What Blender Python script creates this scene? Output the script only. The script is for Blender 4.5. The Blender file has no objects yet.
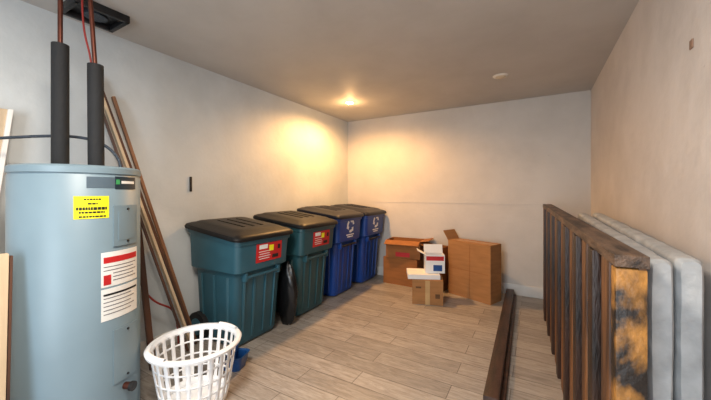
import bpy, bmesh, math, random
from mathutils import Vector, Matrix, noise
random.seed(4)
S=bpy.context.scene
def lin(c):
    return tuple((x/12.92 if x<=0.04045 else ((x+0.055)/1.055)**2.4) for x in [v/255 for v in c])+(1,)
def newmat(name):
    m=bpy.data.materials.new(name); m.use_nodes=True
    nt=m.node_tree; b=nt.nodes['Principled BSDF']; return m,nt,b
def mat(name,c,rough=.5,metal=0,var=.12,scale=6,bump=0.0,bscale=40,spec=.5,c2=None,stretch=(1,1,1),lo=.35,hi=.65):
    m,nt,b=newmat(name); N=nt.nodes; L=nt.links
    b.inputs['Roughness'].default_value=rough; b.inputs['Metallic'].default_value=metal
    b.inputs['Specular IOR Level'].default_value=spec
    tc=N.new('ShaderNodeTexCoord'); mp=N.new('ShaderNodeMapping'); mp.inputs['Scale'].default_value=stretch
    L.new(tc.outputs['Object'],mp.inputs[0])
    n=N.new('ShaderNodeTexNoise'); n.inputs['Scale'].default_value=scale; n.inputs['Detail'].default_value=6
    L.new(mp.outputs[0],n.inputs['Vector'])
    r=N.new('ShaderNodeValToRGB'); a=lin(c)
    d=lin(c2) if c2 else tuple(x*(1-var*2) for x in a[:3])+(1,)
    r.color_ramp.elements[0].position=lo; r.color_ramp.elements[1].position=hi
    r.color_ramp.elements[0].color=d; r.color_ramp.elements[1].color=a
    L.new(n.outputs['Fac'],r.inputs[0]); L.new(r.outputs[0],b.inputs['Base Color'])
    if bump:
        n2=N.new('ShaderNodeTexNoise'); n2.inputs['Scale'].default_value=bscale; n2.inputs['Detail'].default_value=4
        L.new(mp.outputs[0],n2.inputs['Vector'])
        bp=N.new('ShaderNodeBump'); bp.inputs['Strength'].default_value=bump; bp.inputs['Distance'].default_value=.01
        L.new(n2.outputs['Fac'],bp.inputs['Height']); L.new(bp.outputs[0],b.inputs['Normal'])
    return m
def emit(name,c,s):
    m,nt,b=newmat(name); b.inputs['Base Color'].default_value=lin(c)
    b.inputs['Emission Color'].default_value=lin(c); b.inputs['Emission Strength'].default_value=s; return m

# ---------- helpers
def link(o,parent=None):
    S.collection.objects.link(o)
    if parent: o.parent=parent
    return o
def empty(name,loc=(0,0,0),rz=0):
    e=bpy.data.objects.new(name,None); e.empty_display_size=.1; e.location=loc; e.rotation_euler=(0,0,rz); return link(e)
def frombm(bm,name,m,parent=None,smooth=False,loc=(0,0,0),rot=(0,0,0)):
    bmesh.ops.recalc_face_normals(bm,faces=bm.faces)
    me=bpy.data.meshes.new(name); bm.to_mesh(me); bm.free()
    if smooth:
        for p in me.polygons: p.use_smooth=True
    for mm in (m if isinstance(m,list) else [m]): me.materials.append(mm)
    o=bpy.data.objects.new(name,me); o.location=loc; o.rotation_euler=rot
    link(o,parent)
    if smooth:
        md=o.modifiers.new('en','EDGE_SPLIT'); md.split_angle=math.radians(40)
    return o
def box(name,d,loc,m,parent=None,rot=(0,0,0),bev=0,seg=2):
    bm=bmesh.new(); bmesh.ops.create_cube(bm,size=1)
    for v in bm.verts: v.co=Vector((v.co.x*d[0],v.co.y*d[1],v.co.z*d[2]))
    if bev: bmesh.ops.bevel(bm,geom=bm.edges[:],offset=bev,segments=seg,affect='EDGES',profile=.5)
    return frombm(bm,name,m,parent,loc=loc,rot=rot,smooth=bev>0)
def cyl(name,r,p0,p1,m,parent=None,r2=None,n=28):
    p0=Vector(p0);p1=Vector(p1);d=p1-p0
    bm=bmesh.new(); bmesh.ops.create_cone(bm,cap_ends=True,segments=n,radius1=r,radius2=r if r2 is None else r2,depth=d.length)
    M=d.to_track_quat('Z','Y').to_matrix().to_4x4(); M.translation=(p0+p1)/2
    bmesh.ops.transform(bm,matrix=M,verts=bm.verts)
    return frombm(bm,name,m,parent,smooth=True)
def beam(name,p0,p1,w,t,m,parent=None,roll=0):
    p0=Vector(p0);p1=Vector(p1);d=p1-p0
    bm=bmesh.new(); bmesh.ops.create_cube(bm,size=1)
    for v in bm.verts: v.co=Vector((v.co.x*w,v.co.y*t,v.co.z*d.length))
    bmesh.ops.bevel(bm,geom=bm.edges[:],offset=min(w,t)*.08,segments=1,affect='EDGES')
    o=frombm(bm,name,m,parent,loc=(p0+p1)/2)
    o.rotation_euler=(d.to_track_quat('Z','Y').to_matrix()@Matrix.Rotation(roll,3,'Z')).to_euler()
    return o
def plank(name,p0,p1,wv,tv,m,parent=None):
    p0,p1,wv,tv=map(Vector,(p0,p1,wv,tv)); bm=bmesh.new(); vs=[]
    for p in (p0,p1):
        vs.append([bm.verts.new(p+a*wv/2+b*tv/2) for a,b in ((-1,-1),(1,-1),(1,1),(-1,1))])
    bm.faces.new(vs[0]); bm.faces.new(vs[1][::-1])
    for i in range(4): bm.faces.new((vs[0][i],vs[0][(i+1)%4],vs[1][(i+1)%4],vs[1][i]))
    bmesh.ops.bevel(bm,geom=bm.edges[:],offset=.0015,segments=1,affect='EDGES')
    return frombm(bm,name,m,parent)
def tube(name,pts,r,m,parent=None):
    c=bpy.data.curves.new(name,'CURVE'); c.dimensions='3D'; c.bevel_depth=r; c.bevel_resolution=4; c.resolution_u=16
    s=c.splines.new('NURBS'); s.points.add(len(pts)-1); s.order_u=min(4,len(pts)); s.use_endpoint_u=True
    for i,p in enumerate(pts): s.points[i].co=(*p,1)
    c.materials.append(m); o=bpy.data.objects.new(name,c); return link(o,parent)
def rrect(cx,hx,hy,r,z,slope=0,n=5,cy=0):
    out=[]
    for (sx,sy,a0) in ((1,1,0),(-1,1,90),(-1,-1,180),(1,-1,270)):
        for i in range(n+1):
            a=math.radians(a0+90*i/n)
            x=cx+sx*(hx-r)+r*math.cos(a); y=cy+sy*(hy-r)+r*math.sin(a)
            out.append((x,y,z+slope*x))
    return out
def loft(name,rings,m,parent=None,cap0=True,cap1=True,smooth=True,loc=(0,0,0),rot=(0,0,0)):
    bm=bmesh.new(); R=[[bm.verts.new(p) for p in r] for r in rings]
    n=len(R[0])
    for a,b in zip(R,R[1:]):
        for i in range(n): bm.faces.new((a[i],a[(i+1)%n],b[(i+1)%n],b[i]))
    if cap0: bm.faces.new(R[0][::-1])
    if cap1: bm.faces.new(R[-1])
    return frombm(bm,name,m,parent,smooth=smooth,loc=loc,rot=rot)
def lathe(name,prof,m,parent=None,n=64,loc=(0,0,0),cap0=True,cap1=True):
    rings=[[(r*math.cos(2*math.pi*i/n),r*math.sin(2*math.pi*i/n),z) for i in range(n)] for r,z in prof]
    return loft(name,rings,m,parent,cap0,cap1,loc=loc)
def poly(name,pts,t,m,parent=None,loc=(0,0,0),rot=(0,0,0)):
    bm=bmesh.new()
    a=[bm.verts.new((0,p[0],p[1])) for p in pts]; b=[bm.verts.new((t,p[0],p[1])) for p in pts]
    n=len(pts); bm.faces.new(a); bm.faces.new(b[::-1])
    for i in range(n): bm.faces.new((a[i],b[i],b[(i+1)%n],a[(i+1)%n]))
    return frombm(bm,name,m,parent,loc=loc,rot=rot)

# ---------- materials
def wallmat(name,c,c2,bump=.25):
    m,nt,b=newmat(name); N=nt.nodes;L=nt.links
    b.inputs['Roughness'].default_value=.6
    tc=N.new('ShaderNodeTexCoord')
    n=N.new('ShaderNodeTexNoise'); n.inputs['Scale'].default_value=1.3; n.inputs['Detail'].default_value=8; n.inputs['Roughness'].default_value=.65
    L.new(tc.outputs['Object'],n.inputs['Vector'])
    r=N.new('ShaderNodeValToRGB'); r.color_ramp.elements[0].position=.32; r.color_ramp.elements[1].position=.6
    r.color_ramp.elements[0].color=lin(c2); r.color_ramp.elements[1].color=lin(c)
    L.new(n.outputs['Fac'],r.inputs[0])
    n3=N.new('ShaderNodeTexNoise'); n3.inputs['Scale'].default_value=9; n3.inputs['Detail'].default_value=12; n3.inputs['Roughness'].default_value=.8
    L.new(tc.outputs['Object'],n3.inputs['Vector'])
    r3=N.new('ShaderNodeValToRGB'); r3.color_ramp.elements[0].position=.28; r3.color_ramp.elements[1].position=.34
    r3.color_ramp.elements[0].color=(.5,.47,.44,1); r3.color_ramp.elements[1].color=(1,1,1,1)
    L.new(n3.outputs['Fac'],r3.inputs[0])
    mx=N.new('ShaderNodeMix'); mx.data_type='RGBA'; mx.blend_type='MULTIPLY'; mx.inputs[0].default_value=.7
    L.new(r.outputs[0],mx.inputs[6]); L.new(r3.outputs[0],mx.inputs[7]); L.new(mx.outputs[2],b.inputs['Base Color'])
    n2=N.new('ShaderNodeTexNoise'); n2.inputs['Scale'].default_value=5; n2.inputs['Detail'].default_value=8
    L.new(tc.outputs['Object'],n2.inputs['Vector'])
    bp=N.new('ShaderNodeBump'); bp.inputs['Strength'].default_value=bump; bp.inputs['Distance'].default_value=.03
    L.new(n2.outputs['Fac'],bp.inputs['Height']); L.new(bp.outputs[0],b.inputs['Normal'])
    return m
M_left=wallmat('paint_left',(202,207,208),(187,192,193))
M_back=wallmat('paint_back',(202,197,190),(190,185,178))
M_right=wallmat('paint_right',(210,202,196),(194,186,180),.35)
M_ceil=wallmat('paint_ceiling',(190,186,181),(178,174,169),.12)
def floormat():
    m,nt,b=newmat('floor_planks'); N=nt.nodes;L=nt.links
    b.inputs['Roughness'].default_value=.42
    tc=N.new('ShaderNodeTexCoord')
    br=N.new('ShaderNodeTexBrick'); br.inputs['Scale'].default_value=1
    br.inputs['Brick Width'].default_value=.92; br.inputs['Row Height'].default_value=.155
    br.inputs['Mortar Size'].default_value=.0025; br.inputs['Mortar Smooth'].default_value=.3
    br.offset=.37; br.offset_frequency=2
    br.inputs['Color1'].default_value=lin((184,175,165)); br.inputs['Color2'].default_value=lin((160,152,143)); br.inputs['Mortar'].default_value=lin((108,99,91))
    L.new(tc.outputs['Object'],br.inputs['Vector'])
    mp=N.new('ShaderNodeMapping'); mp.inputs['Scale'].default_value=(2.2,16,1); L.new(tc.outputs['Object'],mp.inputs[0])
    n=N.new('ShaderNodeTexNoise'); n.inputs['Scale'].default_value=2.6; n.inputs['Detail'].default_value=10; n.inputs['Roughness'].default_value=.75; n.inputs['Distortion'].default_value=.8
    L.new(mp.outputs[0],n.inputs['Vector'])
    r=N.new('ShaderNodeValToRGB'); r.color_ramp.elements[0].position=.34; r.color_ramp.elements[1].position=.66
    r.color_ramp.elements[0].color=(.46,.43,.40,1); r.color_ramp.elements[1].color=(1.05,1.05,1.05,1)
    L.new(n.outputs['Fac'],r.inputs[0])
    mx=N.new('ShaderNodeMix'); mx.data_type='RGBA'; mx.blend_type='MULTIPLY'; mx.inputs[0].default_value=.85
    L.new(br.outputs['Color'],mx.inputs[6]); L.new(r.outputs[0],mx.inputs[7]); L.new(mx.outputs[2],b.inputs['Base Color'])
    bp=N.new('ShaderNodeBump'); bp.inputs['Strength'].default_value=.4; bp.inputs['Distance'].default_value=.004; bp.invert=True
    L.new(br.outputs['Fac'],bp.inputs['Height']); L.new(bp.outputs[0],b.inputs['Normal'])
    return m
M_floor=floormat()
M_trim=mat('trim_white',(215,212,206),.4,var=.06)
M_heater=mat('heater_enamel',(118,139,150),.42,var=.05,scale=3)
M_heatd=mat('heater_cap',(82,98,110),.4,var=.08)
M_foam=mat('pipe_foam',(26,27,29),.8,bump=.3)
M_copper=mat('copper',(110,62,48),.4,.7,var=.2)
M_blackm=mat('black_metal',(22,22,24),.5,bump=.3)
M_hose=mat('steel_braid',(60,68,78),.4,.5,bump=.5,bscale=200)
M_yel=mat('label_yellow',(240,232,30),.5,var=.03)
M_wht=mat('label_white',(232,232,228),.5,var=.03)
M_red=mat('label_red',(196,34,36),.5,var=.08)
M_blk=mat('ink_black',(20,20,22),.6)
M_ink=mat('ink_grey',(110,110,112),.6)
M_logo=mat('label_dark',(28,48,60),.4)
M_teal=mat('bin_teal',(46,88,102),.42,var=.08,scale=5,bump=.08,bscale=60)
M_green=mat('bin_green',(40,80,88),.42,var=.08,scale=5,bump=.08,bscale=60)
M_blue=mat('bin_blue',(24,66,142),.4,var=.1,scale=5,bump=.08,bscale=60)
M_lid=mat('lid_black',(24,24,25),.45,var=.15,scale=7,bump=.1,spec=.28)
M_lidb=mat('lid_darkblue',(22,26,40),.42,var=.1,spec=.3)
M_tire=mat('rubber',(20,20,21),.7)
M_black=mat('black_gloss',(14,15,17),.3,bump=.9,bscale=14)
M_card=mat('cardboard',(166,116,68),.8,var=.1,scale=4,stretch=(1,1,6))
M_card2=mat('cardboard_dark',(156,98,48),.8,var=.12,scale=4,stretch=(1,1,6))
M_cardin=mat('cardboard_inside',(104,72,44),.85)
M_tape=mat('packing_tape',(196,160,110),.25)
M_paper=mat('paper_white',(236,233,228),.6,var=.03)
M_basket=mat('basket_plastic',(240,241,242),.35,var=.02)
M_bluec=mat('blue_plastic',(24,76,140),.4,bump=.4,bscale=20)
M_pine=mat('pine',(214,188,154),.55,var=.12,scale=3,stretch=(6,6,.6))
M_oak=mat('oak_strip',(150,104,70),.5,c2=(104,68,44),scale=3,stretch=(6,6,.6))
M_brn=mat('brown_strip',(96,62,44),.5,c2=(60,38,28),scale=3,stretch=(6,6,.6))
M_burn=mat('burnt_wood',(60,38,27),.5,c2=(22,15,12),scale=3.0,stretch=(5,5,1),bump=.5,bscale=20)
M_burn2=mat('stained_wood',(128,84,48),.55,c2=(46,29,20),scale=3,stretch=(6,6,.7),bump=.3,bscale=20)
M_end=mat('scorched_wood',(190,132,60),.5,c2=(28,20,15),scale=5,stretch=(2.2,2.2,1.4),bump=.6,bscale=24,lo=.42,hi=.64)
M_top=mat('weathered_wood',(112,88,70),.55,c2=(36,27,22),scale=3.2,stretch=(7,1.6,7),bump=.5,bscale=20)
M_foamw=mat('wrap_grey_white',(184,186,186),.5,c2=(152,154,155),scale=9,bump=.8,bscale=18)
M_dark=mat('dark_timber',(70,46,36),.5,c2=(36,25,20),scale=4,stretch=(6,.8,6),bump=.3)
M_plate=mat('fixture_white',(226,220,208),.5)
M_redw=mat('red_wire',(150,40,32),.5)
M_logog=mat('logo_green',(60,150,90),.4)

# ---------- room
XL,XR,YB,YF,H=-2.65,.53,4.33,-1.7,2.408
cx=(XL+XR)/2; W=XR-XL; cy=(YB+YF)/2; D=YB-YF
box('floor',(W+.2,D+.2,.1),(cx,cy,-.05),M_floor)
box('ceiling',(W+.2,D+.2,.1),(cx,cy,H+.05),M_ceil)
box('wall_left',(.1,D+.2,H),(XL-.05,cy,H/2),M_left)
box('wall_right',(.1,D+.2,H),(XR+.05,cy,H/2),M_right)
box('wall_back',(W,.1,H),(cx,YB+.05,H/2),M_back)
box('wall_front',(W,.1,H),(cx,YF-.05,H/2),M_back)
box('baseboard_back',(W,.014,.13),(cx,YB-.007,.065),M_trim,bev=.003)
box('baseboard_left',(.014,D-.02,.11),(XL+.007,cy,.055),M_trim,bev=.003)
box('wall_seam',(W-.5,.005,.007),(cx+.1,YB-.0025,1.12),M_back)  # thin strip in wall paint, stands for the faint horizontal seam

# ---------- downlights
def downlight(loc,on):
    e=empty('recessed_downlight',loc)
    lathe('trim_ring',[(.035,-.004),(.05,-.012),(.068,-.006),(.072,0)],M_plate,e,n=40,cap0=False,cap1=False)
    lathe('lens',[(.045,-.009),(.044,-.012),(.025,-.022),(.005,-.024)],emit('lamp_glow',(255,214,150),on) if on else mat('lens_off',(214,196,164),.4),e,n=40)
    return e
downlight((-2.04,3.38,H),45)
downlight((-.30,3.36,H),0)
downlight((-.9,.25,H),8)
def spot(name,loc,col,e,ang,blend,size,rot=(0,0,0)):
    l=bpy.data.lights.new(name,'SPOT'); l.energy=e; l.color=col; l.spot_size=math.radians(ang); l.spot_blend=blend; l.shadow_soft_size=size
    o=bpy.data.objects.new(name,l); o.location=loc; o.rotation_euler=rot; link(o)
spot('downlight_beam',(-2.04,3.38,H-.04),(1,.52,.18),165,172,.55,.06)
l=bpy.data.lights.new('downlight_spill','POINT'); l.energy=5; l.color=(1,.55,.22); l.shadow_soft_size=.04
o=bpy.data.objects.new('downlight_spill',l); o.location=(-2.04,3.38,H-.12); link(o)
def area(name,loc,col,e,sx,sy,rot):
    l=bpy.data.lights.new(name,'AREA'); l.shape='RECTANGLE'; l.size=sx; l.size_y=sy; l.energy=e; l.color=col
    o=bpy.data.objects.new(name,l); o.location=loc; o.rotation_euler=rot; link(o)
area('ceiling_lamp',(-.9,.25,H-.03),(1,.89,.77),54,.5,.5,(0,0,0))
area('cool_fill',(-.7,YF+.05,1.35),(.76,.88,1),66,1.2,1.9,(math.radians(90),0,0))  # added cool fill light behind the camera; the wall there has no doorway
w=bpy.data.worlds.new('world'); S.world=w; w.use_nodes=True
w.node_tree.nodes['Background'].inputs[0].default_value=(.5,.5,.5,1); w.node_tree.nodes['Background'].inputs[1].default_value=.2

# ---------- wheeled bins
def arrows(parent,loc,R,rot):
    e=bpy.data.objects.new('recycle_symbol',None); e.location=loc; e.rotation_euler=rot; link(e,parent)
    for k in range(3):
        a0=math.radians(120*k+10); a1=a0+math.radians(62); n=8; pts=[]
        for i in range(n+1):
            a=a0+(a1-a0)*i/n; pts.append((R*math.cos(a),R*math.sin(a)))
        am=a1+math.radians(32)
        pts.append((R*1.18*math.cos(a1),R*1.18*math.sin(a1)))
        pts.append((R*.8*math.cos(am),R*.8*math.sin(am)))
        pts.append((R*.42*math.cos(a1),R*.42*math.sin(a1)))
        for i in range(n,-1,-1):
            a=a0+(a1-a0)*i/n; pts.append((R*.62*math.cos(a),R*.62*math.sin(a)))
        poly('arrow',pts,.002,M_wht,e)
def cart(loc,rz,body,lid,h,sticker,symbol,k=1.0,name='wheeled_trash_bin'):
    e=empty(name,loc,rz); s=-.12
    top=h
    R=[rrect(.01,.225*k,.225*k,.05,.02),rrect(.01,.235*k,.235*k,.05,.05),
       rrect(.02,.262*k,.255*k,.05,top*.60),rrect(.025,.27*k,.26*k,.05,top*.63),
       rrect(.028,.306*k,.287*k,.05,top*.655),rrect(.033,.318*k,.296*k,.05,top-.075,s),
       rrect(.033,.330*k,.308*k,.05,top-.07,s),rrect(.033,.332*k,.310*k,.05,top-.02,s),rrect(.033,.31*k,.28*k,.05,top-.02,s)]
    loft('body',R,body,e)
    def wx(z):
        t=(z-top*.655)/(top*.345-.075); return .334*k+t*(.352*k-.334*k)
    for y in (-.16,-.06,.06,.16):
        beam('rib',(.243*k,y*k,.06),(.285*k,y*k*1.08,top*.60),.022,.02,body,e)
    for sy in (-1,1):
        for x in (-.15,.0,.15):
            beam('side_rib',(x*k+.01,sy*.232*k,.06),(x*k*1.12+.02,sy*.256*k,top*.60),.02,.02,body,e)
    cyl('lift_bar',.014,(.315*k,-.17*k,top*.6),(.315*k,.17*k,top*.6),M_blackm if symbol else body,e)
    for y in (-.18,.18): box('bar_bracket',(.06,.03,.07),(.295*k,y*k,top*.605),body,e,bev=.006)
    hx,hy=.347*k,.33*k
    L=[rrect(.038,hx,hy,.06,top-.035,s),rrect(.038,hx+.004,hy+.004,.06,top-.02,s),rrect(.038,hx-.004,hy-.004,.06,top+.0,s),
       rrect(.038,hx-.03,hy-.03,.06,top+.012,s),rrect(.035,hx-.05,hy-.05,.06,top+.014,s),rrect(.03,hx-.08,hy-.08,.06,top+.03,s),rrect(.03,hx-.14,hy-.14,.05,top+.036,s)]
    loft('lid',L,lid,e)
    for y in (-.1,0,.1):
        box('lid_ridge',(.34*k,.03,.014),(.03,y*k,top+.036-.12*.03),lid,e,rot=(0,math.atan(.12),0),bev=.006)
    cyl('handle',.015,(-.298*k,-.2*k,top+.03),(-.298*k,.2*k,top+.03),lid,e)
    for y in (-.2,.2,0): box('hinge',(.06,.035,.06),(-.275*k,y*k,top+.008),body,e,bev=.008)
    for sy in (-1,1):
        cyl('wheel',.12,(-.185*k,sy*.235*k,.12),(-.185*k,sy*.28*k,.12),M_tire,e,n=36)
        cyl('hub',.07,(-.185*k,sy*.275*k,.12),(-.185*k,sy*.286*k,.12),body,e)
    cyl('axle',.012,(-.185*k,-.26*k,.12),(-.185*k,.26*k,.12),M_hose,e)
    tilt=math.atan(.018/(top*.345-.075))
    if sticker:
        z=top*.79; x=wx(z)+.004
        st=bpy.data.objects.new('sticker',None); st.location=(x,sticker,z); st.rotation_euler=(0,tilt,0); link(st,e)
        box('sticker_red',(.003,.29,.155),(0,0,0),M_red,st)
        box('sticker_header',(.002,.09,.035),(.003,-.07,.05),M_wht,st)
        box('sticker_badge',(.002,.05,.05),(.003,.02,.03),M_yel,st)
        box('sticker_badge',(.002,.03,.04),(.003,.11,.03),M_blk,st)
        for i in range(4): box('sticker_line',(.002,.13-.02*(i%2),.005),(.003,-.055,.01-.02*i),M_wht,st)
        box('sticker_block',(.002,.07,.03),(.003,.07,-.045),M_blk,st)
    if symbol:
        z=top*.83; arrows(e,(wx(z)+.003,.0,z),.085,(0,tilt,0))
        for i,wd in enumerate((.18,.13)):
            box('lettering',(.002,wd,.014),(wx(z-.11)+.002,.0,z-.11-.025*i),M_wht,e,rot=(0,tilt,0))
    return e
cart((-2.325,1.905,0),0,M_teal,M_lid,.965,.04,False,1.0)
cart((-2.310,2.64,0),math.radians(1),M_green,M_lid,.99,.03,False,1.0)
cart((-2.315,3.31,0),0,M_blue,M_lidb,1.03,0,True,.95)
cart((-2.30,3.97,0),0,M_blue,M_lidb,1.03,0,True,.97)
def blob(name,c,r,m,seed,amp=.12,parent=None):
    bm=bmesh.new(); bmesh.ops.create_icosphere(bm,subdivisions=4,radius=1)
    for v in bm.verts:
        d=v.co.normalized(); f=1+amp*noise.noise(d*2.2+Vector((seed,0,0)))+amp*.6*noise.noise(d*5+Vector((0,seed,0)))
        v.co=Vector((d.x*r[0]*f,d.y*r[1]*f,d.z*r[2]*f))
        v.co.z=max(v.co.z,-r[2]*.92)
    zmin=min(v.co.z for v in bm.verts)
    for v in bm.verts: v.co.z-=zmin
    return frombm(bm,name,m,parent,smooth=True,loc=c)
blob('dark_gap_shape',(-2.08,2.27,0),(.12,.062,.31),M_black,3,.10)  # dark rounded shape filling the gap between the first two bins

# ---------- water heater
HX,HY,HR,HH=-2.143,.717,.27,1.40
e=empty('water_heater',(HX,HY,0))
lathe('tank',[(HR-.01,.03),(HR,.04),(HR,HH-.05),(HR-.004,HH-.045),(HR-.004,HH-.04),(HR+.003,HH-.036),(HR+.003,HH-.008),(HR-.006,HH),(HR-.03,HH+.004),(.05,HH+.012)],M_heater,e,n=96)
lathe('base_ring',[(HR-.03,0),(HR-.015,.005),(HR-.015,.035)],M_heatd,e,n=64)
A0=math.atan2(-HY,-HX)
def patch(name,a0,a1,z0,z1,off,m):
    n=16; bm=bmesh.new(); vs=[]
    for i in range(n+1):
        a=A0+math.radians(a0+(a1-a0)*i/n)
        c,s_=math.cos(a),math.sin(a)
        vs.append([bm.verts.new((c*r,s_*r,z)) for r,z in ((HR+off-.004,z0),(HR+off,z0),(HR+off,z1),(HR+off-.004,z1))])
    for a,b in zip(vs,vs[1:]):
        for j in range(4): bm.faces.new((a[j],b[j],b[(j+1)%4],a[(j+1)%4]))
    bm.faces.new(vs[0]); bm.faces.new(vs[-1][::-1])
    return frombm(bm,name,m,e,smooth=True)
patch('label_service',-5,24,1.14,1.25,.0015,M_yel)
for i,(a,b,h,g) in enumerate(((3,17,.008,.7),(6,14,.008,.6),(-3,22,.014,.5),(-1,20,.009,.6),(-1,21,.008,.6))):
    z=1.238-.021*i; x=a
    while x<b:
        x2=min(b,x+1.3+random.random()*1.8); patch('label_text',x,x2,z-h,z,.0025,M_blk); x=x2+g
patch('label_brand',5,44,1.29,1.345,.0015,M_heatd); patch('label_brand_logo',30,58,1.285,1.35,.002,M_logo)
patch('label_brand_mark',37,55,1.314,1.328,.003,M_wht)
patch('label_brand_mark',31,35,1.31,1.335,.003,M_logog)
patch('label_warning',17,62,.79,.965,.0015,M_wht); patch('label_rating',17,62,.62,.78,.0015,M_wht)
patch('warning_band',19,60,.91,.94,.0025,M_red)
patch('warning_band',19,26,.80,.85,.0025,M_red)
patch('warning_band',19,60,.745,.755,.0025,M_blk)
for i in range(5):
    patch('label_text',19 if i<2 else 28,58-4*(i%2),.889-.018*i,.893-.018*i,.0025,M_ink)
for i in range(5):
    patch('label_text',19,50+5*(i%2),.73-.02*i,.734-.02*i,.0025,M_ink)
patch('access_panel',28,60,.99,1.2,.006,M_heater); patch('access_panel',28,60,.28,.56,.006,M_heater)
patch('panel_recess',33,55,1.02,1.17,.008,M_heater)
for z in (1.18,1.01,.54,.30):
    a=A0+math.radians(44); cyl('screw',.006,(math.cos(a)*HR,math.sin(a)*HR,z),(math.cos(a)*(HR+.012),math.sin(a)*(HR+.012),z),M_blackm,e,n=12)
a=A0+math.radians(42)
cyl('drain_valve',.018,(math.cos(a)*HR,math.sin(a)*HR,.24),(math.cos(a)*(HR+.04),math.sin(a)*(HR+.04),.24),M_copper,e)
cyl('drain_knob',.024,(math.cos(a)*(HR+.035),math.sin(a)*(HR+.035),.24),(math.cos(a)*(HR+.05),math.sin(a)*(HR+.05),.24),M_blackm,e)
p1=(-.064,-.062); p2=(.018,.066)
cyl('pipe_insulation',.037,(p1[0],p1[1],HH),(p1[0],p1[1],HH+.66),M_foam,e)
cyl('pipe_insulation',.037,(p2[0],p2[1],HH),(p2[0]-.01,p2[1],HH+.58),M_foam,e)
cyl('copper_pipe',.011,(p1[0],p1[1],HH+.6),(p1[0],p1[1],H),M_copper,e)
cyl('copper_pipe',.011,(p2[0]-.01,p2[1],HH+.55),(p2[0]-.03,p2[1]-.02,H),M_copper,e)
tube('electrical_conduit',[(.10,.15,HH+.0),(.10,.15,HH+.06),(.02,.1,HH+.17),(-.15,-.05,HH+.19),(-.3,-.25,HH+.15),(-.42,-.4,HH+.12)],.008,M_hose,e)
tube('red_cable',[(-.09,.04,H-.01),(-.09,.04,H-.2),(-.06,.06,H-.32),(-.05,.08,H-.45),(-.04,.08,HH+.01)],.005,M_redw,e)

e=empty('ceiling_pipe_collar',(-2.40,.88,H))
box('plate',(.24,.28,.012),(0,0,-.006),M_blackm,e,bev=.002)
for sx in (-1,1): box('frame_side',(.025,.28,.04),(sx*.108,0,-.026),M_blackm,e,bev=.003)
for sy in (-1,1): box('frame_end',(.24,.025,.04),(0,sy*.128,-.026),M_blackm,e,bev=.003)
cyl('duct_stub',.06,(0,0,-.01),(0,0,-.04),M_hose,e)

# ---------- leaning strips
e=empty('leaning_wood_strips')
beam('strip_1',(-2.46,1.58,.01),(-2.61,.96,2.06),.045,.018,M_brn,e,roll=.2)
beam('strip_2',(-2.42,1.53,.01),(-2.60,.99,1.92),.045,.018,M_pine,e,roll=.2)
beam('strip_3',(-2.40,1.48,.01),(-2.585,.98,1.84),.03,.016,M_brn,e,roll=.1)
beam('strip_4',(-2.48,1.60,.01),(-2.61,1.06,1.95),.03,.02,M_oak,e,roll=.1)
beam('strip_5',(-2.36,1.20,.01),(-2.59,1.20,1.14),.04,.02,M_brn,e)
tube('red_hose',[(-2.5,1.18,.62),(-2.48,1.24,.45),(-2.46,1.36,.4),(-2.5,1.46,.3),(-2.56,1.5,.02)],.007,M_redw)
e=empty('leaning_board')
plank('board',(-2.50,.22,.005),(-2.61,.43,1.74),(0,.27,0),(.02,0,0),M_pine,e)
plank('edge_strip',(-2.485,.345,.01),(-2.595,.555,1.74),(0,.02,0),(.03,0,0),M_paper,e)
e=empty('plywood_panel')
plank('board',(-1.93,.235,.005),(-2.02,.275,1.0),(0,.30,0),(.018,0,0),M_pine,e)
plank('frame_edge',(-1.912,.365,.005),(-2.002,.400,1.0),(0,.045,0),(.02,0,0),M_pine,e)
plank('edge_strip',(-1.912,.395,.005),(-2.002,.430,.99),(0,.010,0),(.016,0,0),M_brn,e)

# ---------- laundry basket
def basket(loc):
    e=empty('laundry_basket',loc); h=.36; rb,rt=.175,.236
    n=120; rows=[0,.03,.05,.115,.125,.19,.20,.27,.28,.335,.36]
    keep={0,1,3,5,7,9}
    bm=bmesh.new(); G=[]
    for z in rows:
        r=rb+(rt-rb)*(z/h)**.8
        G.append([bm.verts.new((r*math.cos(2*math.pi*i/n),r*math.sin(2*math.pi*i/n),z)) for i in range(n)])
    for j in range(len(rows)-1):
        for i in range(n):
            if j in keep or i%5<2: bm.faces.new((G[j][i],G[j][(i+1)%n],G[j+1][(i+1)%n],G[j+1][i]))
    o=frombm(bm,'lattice',M_basket,e,smooth=True)
    o.modifiers.clear(); md=o.modifiers.new('s','SOLIDIFY'); md.thickness=.006
    lathe('bottom',[(.01,.001),(rb,.001),(rb,.012),(.01,.012)],M_basket,e)
    lathe('rim',[(rt-.004,h-.005),(rt+.022,h-.012),(rt+.026,h+.002),(rt+.018,h+.01),(rt-.002,h+.01),(rt-.006,h)],M_basket,e,n=96,cap0=False,cap1=False)
    for sy in (-1,1):
        tube('handle',[(rt*math.cos(math.pi/2*sy+t)*1.03,rt*math.sin(math.pi/2*sy+t)*1.03,h+.012) for t in (-.35,-.2,0,.2,.35)],.011,M_basket,e)
basket((-1.79,1.155,0))
e=empty('blue_scoop',(-1.90,1.52,0),math.radians(20))
loft('tray',[rrect(0,.07,.06,.03,.0),rrect(0,.09,.07,.03,.09),rrect(0,.095,.078,.03,.10),rrect(0,.08,.062,.03,.095),rrect(0,.06,.05,.03,.01)],M_bluec,e)
beam('grip',(-.02,.0,.01),(.0,.04,.17),.03,.02,M_bluec,e)

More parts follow.
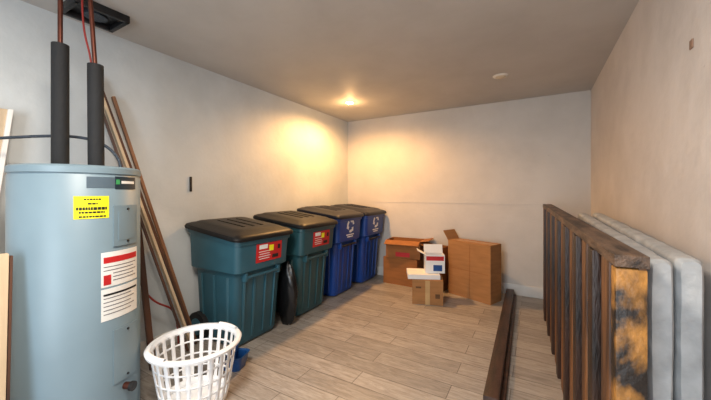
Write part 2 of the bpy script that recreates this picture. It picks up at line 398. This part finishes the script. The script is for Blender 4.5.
# ---------- cardboard
def carton(name,w,d,h,loc,rz,m=M_card,open_=False,flap=(),tape=True,z0=0):
    e=empty(name,(loc[0],loc[1],z0),rz); t=.006
    box('side_left',(t,d,h),(-w/2+t/2,0,h/2),m,e); box('side_right',(t,d,h),(w/2-t/2,0,h/2),m,e)
    box('front',(w-2*t,t,h),(0,-d/2+t/2,h/2),m,e); box('rear',(w-2*t,t,h),(0,d/2-t/2,h/2),m,e)
    box('bottom',(w-2*t,d-2*t,t),(0,0,t/2),m,e)
    if not open_:
        box('top_flap',(w-.002,d/2-.002,t),(0,-d/4,h+t/2),m,e); box('top_flap',(w-.002,d/2-.002,t),(0,d/4,h+t/2),m,e)
        if tape:
            box('tape',(w+.002,.05,.001),(0,0,h+t+.0006),M_tape,e)
    else:
        box('contents',(w-3*t,d-3*t,t),(0,0,h*.6),M_cardin,e)
    for f in flap:
        side,ang,l=f
        ca,sa=math.cos(ang)*l,math.sin(ang)*l
        if side in 'LR':
            sx=-1 if side=='L' else 1
            plank('flap',(sx*w/2,0,h),(sx*(w/2+ca),0,h+sa),(0,d,0),(-sx*math.sin(ang)*t,0,math.cos(ang)*t),m,e)
        else:
            sy=-1 if side=='F' else 1
            plank('flap',(0,sy*d/2,h),(0,sy*(d/2+ca),h+sa),(w,0,0),(0,-sy*math.sin(ang)*t,math.cos(ang)*t),m,e)
    return e
cb=carton('cardboard_box',.56,.24,.66,(-.655,4.00),math.radians(-22),M_card,flap=(('L',1.0,.14),))
box('crease',(.50,.002,.004),(0,-.121,.33),M_card2,cb); box('crease',(.004,.002,.62),(.02,-.121,.33),M_card2,cb)
sb=carton('cardboard_box',.34,.28,.27,(-1.10,3.58),math.radians(18),M_card)
box('tape_front',(.05,.002,.27),(0,-.141,.135),M_tape,sb); box('print',(.05,.002,.05),(.11,-.141,.10),M_cardin,sb); box('print',(.06,.002,.02),(-.1,-.141,.19),M_cardin,sb)
carton('pizza_box',.36,.30,.045,(-1.16,3.59),math.radians(24),M_paper,tape=False,z0=.279)
rb=carton('product_box',.22,.15,.21,(-1.04,3.65),math.radians(24),M_paper,True,(('B',1.3,.10),('L',.5,.10)),z0=.331)
box('print_red',(.2,.002,.05),(0,-.076,.17),M_red,rb); box('print_blue',(.10,.002,.07),(.03,-.076,.06),M_bluec,rb); box('print_side',(.002,.12,.12),(.111,0,.1),M_red,rb)
carton('cardboard_box',.50,.32,.36,(-1.60,4.14),math.radians(-3),M_card2)
ub=carton('cardboard_box',.48,.30,.24,(-1.58,4.14),math.radians(4),M_card2,True,(('F',-.5,.10),('R',.15,.12)),z0=.368)
box('print',(.20,.002,.06),(.0,-.152,.05),M_red,ub)
carton('cardboard_box',.24,.24,.56,(-1.13,4.08),math.radians(-10),M_card2,True,(('L',.3,.08),))

# ---------- timber on floor
e=empty('floor_timber',(-.25,3.1,0),math.radians(1.2))
box('beam',(.085,2.3,.085),(0,0,.0425),M_dark,e,bev=.005)
box('beam_lip',(.03,2.28,.03),(.055,0,.015),M_brn,e,bev=.003)

# ---------- rustic slatted panel along right wall
def rustic():
    P0=Vector((.206,1.20,0)); P1=Vector((.065,3.85,0)); d=P1-P0; Ln=d.length; rz=math.atan2(d.y,d.x)
    e=empty('slatted_wood_panel',P0,rz)
    def tz(u): return 1.085+.06*u/Ln
    th=.075
    n=16; w=Ln/n
    for i in range(n):
        u=(i+.5)*w; hh=tz(u)-.04; box('backing_board',(w-.004,.018,hh),(u,-th+.012,hh/2),M_burn2,e,bev=.002)
    m=15
    for i in range(m):
        u=.13+(Ln-.18)*i/(m-1); hh=tz(u)-.04
        dep=.024+.010*(i%2)
        box('slat',(.08 if i%2 else .10,.03,hh),(u,-.040+dep,hh/2),M_burn if i%2 else M_burn2,e,bev=.004)
    plank('top_rail',(-.005,-th/2,tz(0)-.02),(Ln+.01,-th/2,tz(Ln)-.02),(0,th+.006,0),(0,0,.036),mat('rail_wood',(112,88,70),.55,c2=(36,27,22),scale=3.2,stretch=(1.6,7,7),bump=.5,bscale=20),e)
    plank('bottom_rail',(0.06,-.05,.05),(Ln,-.05,.05),(0,.012,0),(0,0,.09),M_burn,e)
    box('end_post',(.05,th,tz(0)-.042),(.025,-th/2,(tz(0)-.042)/2),M_end,e,bev=.005)
rustic()
def slab(name,x0,x1,y0,y1,h,th):
    d=Vector((x1-x0,y1-y0,0)); L=d.length; rz=math.atan2(d.y,d.x)
    e=empty(name,(x0,y0,0),rz)
    n=110; k=16; rings=[]
    for j in range(n+1):
        u=L*j/n
        def ff(q): return .72+.28*math.sqrt(max(0,1-(1-min(1,q/.02))**2))
        f=min(ff(u),ff(L-u))
        hh=h+.06*u/L; ring=[]; pts=[]; r=th/2*f
        for i in range(k+1):
            a=math.pi*i/k; ca,sa=math.cos(a),math.sin(a)
            pts.append((r*math.copysign(abs(ca)**.6,ca),hh-th/2+r*abs(sa)**.6))
        for i in range(1,30): pts.append((-r,(hh-th/2)*(1-i/30)))
        pts.append((-r*.8,0)); pts.append((r*.8,0))
        for i in range(1,30): pts.append((r,(hh-th/2)*i/30))
        for (y,z) in pts:
            nn=.0025*noise.noise(Vector((u*9,y*9+x0*50,z*9)))+.0015*noise.noise(Vector((u*24,y*20,z*24+x0*30)))
            ring.append((u,y*(1+nn/(th/2)),z*(1+nn*.9)))
        rings.append(ring)
    loft('padding',rings,M_foamw,e)
slab('padded_panel',.350,.31,1.36,2.95,1.05,.062)
slab('padded_panel',.430,.40,1.40,2.95,1.055,.066)

box('wall_mark_left',(.01,.02,.13),(XL+.005,1.66,1.34),M_blk,bev=.002)  # thin dark dash standing in for a mark on the left wall
box('wall_mark_right',(.004,.03,.035),(XR-.002,1.72,1.85),mat('mark',(150,118,98),.6),bev=.001)  # thin brown patch standing in for a mark on the right wall

# ---------- camera
c=bpy.data.cameras.new('cam'); c.sensor_width=36; c.lens=312/711*36; c.shift_y=-8/711; c.clip_start=.02
o=bpy.data.objects.new('cam',c); o.location=(0,0,1.27); o.rotation_euler=(math.radians(90),0,math.radians(30.05)); link(o); S.camera=o
S.view_settings.view_transform='Standard'
S.view_settings.exposure=.08
